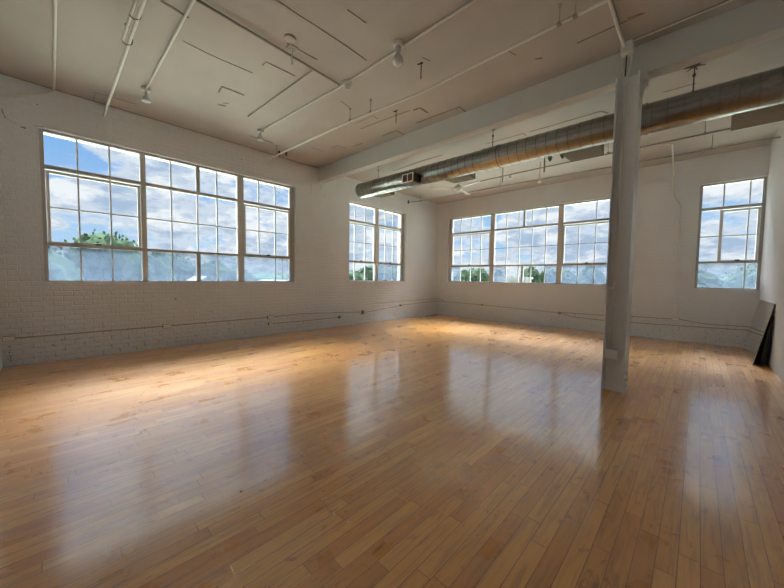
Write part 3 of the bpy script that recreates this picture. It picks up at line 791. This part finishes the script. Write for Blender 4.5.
# ------------------------------------------------------------ ceiling fan
FX, FYY, FZ = 2.60, -2.81, 3.50
fan = thing('ceiling_fan', 'white three-bladed ceiling fan below the duct', 'ceiling fan', (FX, FYY, FZ))
bm = B(); tube(bm, [(FX, FYY, FZ+.08), (FX, FYY, 3.96)], 0.013, 10); obj('downrod', bm, M['fan'], fan, True)
bm = B(); lathe(bm, (FX, FYY, 3.94), (0, 0, 1), [(0, .02), (.02, .05), (.058, .065)], 18); obj('canopy', bm, M['fan'], fan, True)
bm = B(); lathe(bm, (FX, FYY, FZ+.10), (0, 0, -1), [(0, .02), (.02, .06), (.05, .10), (.09, .11), (.12, .09), (.14, .045), (.16, .04), (.165, .01)], 24); obj('motor', bm, M['fan'], fan, True)
for a in (225, 345, 98):
    t_ = math.radians(a); d = Vector((math.cos(t_), math.sin(t_), 0)); s = Vector((-d.y, d.x, 0))
    c0 = Vector((FX, FYY, FZ+.01))
    bm = B(); prev = None
    prof = [(0.17, .045), (0.24, .055), (0.40, .062), (0.58, .064), (0.66, .055), (0.685, .03)]
    for q, w in prof:
        z = Vector((0, 0, 0.012)); tw = Vector((0, 0, w*0.22))
        ring = [bm.verts.new(c0+d*q+s*w+tw+z*.3), bm.verts.new(c0+d*q-s*w-tw+z*.3), bm.verts.new(c0+d*q-s*w-tw-z*.3), bm.verts.new(c0+d*q+s*w+tw-z*.3)]
        if prev:
            for k in range(4): bm.faces.new((prev[k], prev[(k+1) % 4], ring[(k+1) % 4], ring[k]))
        else: bm.faces.new(ring[::-1])
        prev = ring
    bm.faces.new(prev)
    bl = obj('blade', bm, M['fan'], fan)
    bm = B(); tube(bm, [c0+d*.09, c0+d*.22], 0.012, 8); ir = obj('blade_iron', bm, M['fan'], bl, True); ir.matrix_parent_inverse = Matrix.Identity(4)

# ------------------------------------------------------------ wall conduits and outlet boxes
def wall_conduit(label, pts, r=0.0075):
    bm = B(); tube(bm, pts, r, 8, 0.03)
    return tag(obj('wall_conduit', bm, M['conduit_dark'], None, True), label, 'conduit')
g = 0.014
wall_conduit('upper conduit along the left wall under the big window', [(g, -10.05, .397), (g, -8.33, .39), (g, -6.38, .40), (g, -5.58, .42), (g, -3.63, .33)])
wall_conduit('lower conduit on the left wall between two low boxes', [(g, -6.28, .25), (g, -5.58, .236), (g, -4.46, .246)])
wall_conduit('conduit rising along the left wall to the far corner', [(g, -3.53, .31), (g, -2.9, .35), (g, -2.02, .43), (g, -1.94, .437), (g, -0.02, .49), (0.03, -0.016, .49), (1.79, -0.016, .478)])
wall_conduit('thin topmost conduit low on the left wall by the far corner', [(g, -3.09, .555), (g, -1.99, .572), (g, -0.03, .578), (0.02, -g, .575), (0.30, -g, .55)], 0.006)
wall_conduit('upper conduit on the back wall from the corner boxes to the column', [(1.91, -g, .476), (4.14, -g, .415), (4.25, -g, .43), (5.14, -g, .441), (5.96, -g, .470), (6.53, -g, .48)])
wall_conduit('lower conduit along the back wall behind the column', [(4.25, -g, .40), (4.5, -g, .335), (5.15, -g, .315), (5.97, -g, .325), (7.72, -g, .365), (7.80, -g, .365)])
wall_conduit('conduit dropping right from the box under the riser on the back wall', [(6.66, -g, .487), (6.85, -g, .455), (7.1, -g, .425), (7.80, -g, .44)])
bm = B(); tube(bm, [(4.57, -0.016, .334), (4.57, -0.016, .42)], 0.007, 8); tag(obj('conduit_link', bm, M['conduit_dark']), 'tiny vertical link between the two back wall conduits', 'conduit')
def wbox(label, wall, a, z, w=.12, h=.075, m_='plate', d=.045):
    r = thing('outlet_box', label, 'outlet box', (0, a, z) if wall == 'L' else (a, 0, z))
    f = (lambda bm, a0, a1, z0, z1, d0, d1, bv: box(bm, (d0, a0, z0), (d1, a1, z1), bv)) if wall == 'L' else (lambda bm, a0, a1, z0, z1, d0, d1, bv: box(bm, (a0, -d0, z0), (a1, -d1, z1), bv))
    bm = B(); f(bm, a-w/2, a+w/2, z-h/2, z+h/2, 0.001, d, .004); obj('box_body', bm, M['conduit_dark'], r)  # darker body stands in for the shadow outline around the cover
    bm = B(); f(bm, a-w/2+.005, a+w/2-.005, z-h/2+.005, z+h/2-.005, d, d+.006, .002)
    for s in (-1, 1): f(bm, a+s*w*.22-.012, a+s*w*.22+.012, z-.016, z+.016, d+.006, d+.008, 0)
    obj('cover_plate', bm, M[m_], r)
wbox('white outlet box at the extreme left end of the left wall', 'L', -10.11, .397, .115, .07)
wbox('white outlet box under the middle of the big left window', 'L', -8.27, .388, .13, .075)
wbox('white outlet box under the right end of the big window, upper of two', 'L', -6.33, .395, .14, .075)
wbox('white outlet box under the right end of the big window, lower of two', 'L', -6.33, .25, .10, .065)
wbox('small dark box low on the left wall before the second window', 'L', -4.41, .25, .06, .07, 'conduit_dark')
wbox('dark box low on the wall under the left side of the second window', 'L', -3.58, .32, .08, .11, 'conduit_dark')
wbox('small dark box under the right side of the second window', 'L', -1.98, .432, .06, .06, 'conduit_dark')
wbox('small dark box on the back wall under the left window unit', 'B', 1.85, .476, .08, .05, 'conduit_dark')
wbox('dark box low on the back wall left of the column', 'B', 4.19, .41, .08, .07, 'conduit_dark')
wbox('white outlet box at the foot of the back wall riser', 'B', 6.60, .485, .125, .075)
wbox('tiny pale box on the back wall right at the corner', 'B', 0.28, .52, .05, .08)

# pocks and open cracks in the paint of the left wall
def wall_mark(pts, w):
    bm = B()
    for (y0, z0), (y1, z1) in zip(pts, pts[1:]):
        d = Vector((0, y1-y0, z1-z0)).normalized(); s = Vector((0, -d.z, d.y))*w/2
        a, b = Vector((0, y0, z0)), Vector((0, y1, z1)); o_ = Vector((.003, 0, 0))
        hexa(bm, [a-s*.4, b-s*.4, b+s*.4, a+s*.4, a-s*.4+o_, b-s+o_, b+s+o_, a+s*.4+o_])
    bmesh.ops.recalc_face_normals(bm, faces=bm.faces)
    return bm
wl = bpy.data.objects['wall_left']
for pts, w in (([(-10.08, 3.54), (-10.07, 3.48), (-10.05, 3.42)], .012), ([(-10.05, 3.42), (-9.95, 3.38), (-9.87, 3.36)], .004), ([(-9.92, 3.350), (-9.87, 3.345)], .02),
               ([(-9.80, 3.41), (-9.70, 3.42)], .008), ([(-8.125, .855), (-8.12, .885)], .022), ([(-9.76, 3.72), (-9.745, 3.715)], .02), ([(-6.93, 3.73), (-6.925, 3.71)], .02),
               ([(-9.70, .235), (-9.69, .25)], .02), ([(-9.60, .30), (-9.59, .315)], .018), ([(-5.0, 3.62), (-5.0, 3.50)], .008), ([(-4.9, 3.40), (-4.88, 3.36)], .012),
               ([(-5.28, 3.60), (-5.28, 3.36)], .005), ([(-10.12, .27), (-10.115, .285)], .02), ([(-10.115, .19), (-10.11, .205)], .02)):
    obj('paint_crack', wall_mark(pts, w), M['crack_and_shadow'], wl)

# ------------------------------------------------------------ mirror leaning in the right corner
mir = thing('leaning_mirror', 'frameless mirror leaning against the right wall in the corner', 'mirror', (7.66, -1.1, 0))
y0, y1 = -1.88, -0.33
xb, xt, zt = 7.622, 7.806, 1.0
nrm = Vector((-(zt), 0, (xt-xb))).normalized()
def slab(t0, t1, ya, yb):
    o0, o1 = nrm*(-t0), nrm*(-t1)
    b0, t_0 = Vector((xb, 0, 0)), Vector((xt, 0, zt))
    pts = []
    for o_ in (o0, o1):
        for p, y in ((b0, ya), (b0, yb), (t_0, yb), (t_0, ya)):
            q = p+o_; pts.append((q.x, y, max(q.z, 0.0005)))
    bm = B(); hexa(bm, pts); bmesh.ops.recalc_face_normals(bm, faces=bm.faces); return bm
obj('mirror_glass', slab(0, .005, y0, y1), M['mirror'], mir)
obj('backing', slab(.005, .012, y0, y1), M['black'], mir)
obj('rim', slab(-.001, .006, y0-.006, y0), M['edge'], mir)
obj('rim', slab(-.001, .006, y1, y1+.035), M['edge'], mir)
brd = bm = B()  # black slab added to fill the dark gap between mirror and wall
hexa(bm, [(7.70, -1.86, 0.001), (7.765, -1.86, 0.001), (7.765, -.4, 0.001), (7.70, -.4, 0.001), (7.793, -1.86, .80), (7.813, -1.86, .80), (7.813, -.4, .80), (7.793, -.4, .80)])
bmesh.ops.recalc_face_normals(bm, faces=bm.faces)
tag(obj('black_gap_filler', bm, M['black']), 'black panel filling the dark gap behind the leaning mirror', 'panel')

# small scraps on the floor
def scrap(x, y, r, mm, label, seed):
    rng = random.Random(seed); bm = B()
    n = 7
    lo_ = [bm.verts.new((x+r*math.cos(k*2*math.pi/n)*rng.uniform(.5, 1.2), y+r*math.sin(k*2*math.pi/n)*rng.uniform(.5, 1.2), 0.0008)) for k in range(n)]
    hi_ = [bm.verts.new((v.co.x*.7+x*.3, v.co.y*.7+y*.3, r*.5*rng.uniform(.5, 1))) for v in lo_]
    bm.faces.new(lo_[::-1]); bm.faces.new(hi_)
    for k in range(n): bm.faces.new((lo_[k], lo_[(k+1) % n], hi_[(k+1) % n], hi_[k]))
    tag(obj('floor_scrap', bm, M[mm]), label, 'debris')
scrap(4.97, -8.88, .010, 'chip', 'dark crumb on the floor at lower left of the window reflection', 1)
scrap(5.32, -8.52, .006, 'chip', 'tiny dark crumb on the floor near the middle foreground', 2)
scrap(5.52, -8.59, .010, 'white_chip', 'whitish chip on the floor, left of the pair', 3)
scrap(5.63, -8.57, .008, 'white_chip', 'whitish chip on the floor, right of the pair', 4)

# ------------------------------------------------------------ outside
GZ = -3.6
bm = B(); box(bm, (-400, -300, GZ-1), (300, 500, GZ)); struct(obj('ground', bm, M['ground']))
def crown_mesh(name, seed, rx, rz, n, leaf, mm):
    rng = random.Random(seed); bm = B()
    blobs = [(Vector((0, 0, 0)), 1.0)]
    for k in range(9):
        a = rng.uniform(0, 2*math.pi)
        blobs.append((Vector((math.cos(a)*rx*.55*rng.random(), math.sin(a)*rx*.55*rng.random(), rng.uniform(-.5, .6)*rz)), rng.uniform(.4, .65)))
    for c, s in blobs:
        bmesh.ops.create_icosphere(bm, subdivisions=3, radius=1, matrix=Matrix.Translation(c)@Matrix.Diagonal((rx*s*.86, rx*s*.86, rz*s*.86, 1)))
    for v_ in bm.verts: v_.co *= 1+rng.uniform(-.10, .08)
    for k in range(n):
        c, s = rng.choice(blobs)
        d = Vector((rng.gauss(0, 1), rng.gauss(0, 1), rng.gauss(0, 1))).normalized()*(rng.random()**.35)
        p = c+Vector((d.x*rx*s, d.y*rx*s, d.z*rz*s))
        u_ = Vector((rng.gauss(0, 1), rng.gauss(0, 1), rng.gauss(0, 1))).normalized(); w_ = u_.orthogonal().normalized()
        l = leaf*rng.uniform(.6, 1.3)
        bm.faces.new([bm.verts.new(p+u_*l), bm.verts.new(p+w_*l*.6), bm.verts.new(p-u_*l*.8), bm.verts.new(p-w_*l*.6)])
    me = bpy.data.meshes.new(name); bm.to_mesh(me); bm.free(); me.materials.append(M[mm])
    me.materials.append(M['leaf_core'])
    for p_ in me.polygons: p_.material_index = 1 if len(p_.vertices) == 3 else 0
    return me
crowns = [crown_mesh('crown', 3, 1.0, 1.0, 4200, .048, 'leaf_a'), crown_mesh('crown', 8, 1.0, 1.0, 4200, .048, 'leaf_b'), crown_mesh('crown', 21, 1.0, 1.0, 4200, .048, 'leaf_a')]
def tree(x, y, top, r, k, label):
    root = thing('tree', label, 'tree', (x, y, GZ), 'trees outside the windows')
    hz = (top-GZ)*.42
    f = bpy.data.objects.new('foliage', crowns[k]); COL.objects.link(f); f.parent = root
    f.location = (0, 0, top-GZ-hz); f.scale = (r, r, hz); f.rotation_euler = (0, 0, x*1.7)
    bm = B(); tube(bm, [(x, y, GZ), (x+.05, y, GZ+(top-GZ)*.35), (x, y, top-hz*.9)], [r*.11, r*.08, r*.03], 8)
    for s in (-1, 1): tube(bm, [(x, y, GZ+(top-GZ)*.35), (x+s*r*.45, y+s*r*.3, top-hz*.9)], [r*.05, r*.015], 6)
    obj('trunk', bm, M['bark'], root, True)
tree(-18, -10.4, 3.0, 2.3, 1, 'tree behind the clouded panes at the far left of the big window')
tree(-22, -7.4, 4.4, 2.5, 0, 'largest tree, crown rising into the left unit of the big window')
tree(-26, -3.9, 3.4, 1.7, 1, 'dark tree just right of the thick mullion in the big window')
tree(-40.6, 0.2, 4.13, 3.1, 0, 'round tree left of the middle of the big window')
tree(-48.4, 7.45, 3.8, 3.3, 1, 'tree seen low in the third quarter of the big window')
tree(-39.1, 7.5, 2.8, 2.5, 0, 'smaller tree low before the right unit of the big window')
tree(-46.6, 34.1, 3.06, 3.3, 0, 'tree at the left edge of the second window')
tree(-60, 53.0, 5.0, 5.2, 0, 'broad green tree in the left half of the second window')
tree(-76.7, 79.9, 5.2, 6.8, 1, 'tree behind the clouded panes of the second window')
tree(-30.7, 52.4, 3.4, 2.5, 1, 'leftmost tree seen through the back window')
tree(-20.2, 40, 3.5, 2.4, 0, 'bright green tree in the left unit of the back window')
tree(-24.7, 56.2, 3.76, 2.1, 0, 'tree beside the first mullion of the back window')
tree(-15.3, 50, 3.9, 2.2, 1, 'dark tree in the middle unit of the back window')
tree(-16, 61.9, 3.7, 2.2, 0, 'small tree right of the dark tree in the middle unit')
tree(-8.6, 45, 3.5, 2.6, 0, 'tree in the left of the unit beside the column')
tree(-2.9, 36.8, 3.26, 2.2, 1, 'tree nearest the column in the back window')
tree(10.3, 30, 3.0, 2.4, 0, 'tree in the right pane of the small right window')
tree(6.4, 60, 3.4, 4.0, 1, 'far tree behind the wide clouded pane of the right window')
# distant tree line
rng = random.Random(5); bm = B()
for k in range(520):
    a = math.radians(rng.uniform(-8, 112)); d = rng.uniform(150, 175)
    x, y = 7-d*math.cos(a), -10+d*math.sin(a)
    r = rng.uniform(3, 6); h = rng.uniform(4.2, 6.6)
    bmesh.ops.create_icosphere(bm, subdivisions=1, radius=1, matrix=Matrix.Translation((x, y, GZ+h*.4))@Matrix.Diagonal((r, r, h*.62, 1)))
o = tag(obj('distant_trees', bm, M['leaf_b']), 'low band of distant trees along the horizon', 'trees'); o['kind'] = 'stuff'

def house(x, y, w, d, wall_h, ridge, label, wallm, roofm, gable=True, cat='house'):
    r = thing('house' if gable else 'low_building', label, cat, (x, y, GZ))
    bm = B(); box(bm, (x-w/2, y-d/2, GZ), (x+w/2, y+d/2, wall_h)); obj('walls', bm, M[wallm], r)
    bm = B()
    if gable:
        e = .4
        P = [(x-w/2-e, y-d/2-e, wall_h-.1), (x+w/2+e, y-d/2-e, wall_h-.1), (x+w/2+e, y+d/2+e, wall_h-.1), (x-w/2-e, y+d/2+e, wall_h-.1), (x-w/2-e, y, ridge), (x+w/2+e, y, ridge)]
        vs = [bm.verts.new(p) for p in P]
        for f in ((0, 1, 5, 4), (2, 3, 4, 5), (0, 4, 3), (1, 2, 5), (0, 3, 2, 1)): bm.faces.new([vs[i] for i in f])
    else: box(bm, (x-w/2-.2, y-d/2-.2, wall_h), (x+w/2+.2, y+d/2+.2, ridge))
    obj('roof', bm, M[roofm], r)
    for k in range(3):
        xx = x-w/2+w*(k+.5)/3; bm = B(); box(bm, (xx-.5, y-d/2-.03, wall_h-1.9), (xx+.5, y-d/2-.005, wall_h-.8)); obj('window', bm, M['pane'], r)
    for k in range(2):
        yy = y-d/2+d*(k+.5)/2; bm = B(); box(bm, (x+w/2+.005, yy-.5, wall_h-1.9), (x+w/2+.03, yy+.5, wall_h-.8)); obj('window', bm, M['pane'], r)
house(-31, -4.6, 5, 5, .2, 1.45, 'small gabled house low behind the clouded left panes', 'siding', 'roof')
house(-30.5, 0.7, 3.6, 3, .1, 1.2, 'gabled house left of the middle of the big window', 'siding', 'roof')
house(-30, 8.5, 6, 5, -.2, .9, 'low house behind the right unit of the big window', 'tan_wall', 'roof')
house(-16.6, 46, 5.0, 3, 1.4, 1.75, 'white low building in the middle unit of the back window', 'siding', 'siding', False, 'building')
house(-17, 30, 9, 6, .1, .45, 'tan flat-roofed building low in the left unit of the back window', 'tan_wall', 'roof_tan', False, 'building')
house(-3.5, 27, 9, 5, .0, .3, 'flat-roofed building low beside the column in the back window', 'tan_wall', 'roof', False, 'building')
pl = thing('utility_pole', 'utility pole seen low at the right end of the big left window', 'pole', (-40, 14.8, GZ))
bm = B(); tube(bm, [(-40, 14.8, GZ), (-40, 14.8, 4.3)], [.18, .12], 8); obj('pole', bm, M['wood_pole'], pl, True)
bm = B(); box(bm, (-40.06, 13.9, 3.7), (-39.94, 15.7, 3.85)); obj('crossarm', bm, M['wood_pole'], pl)
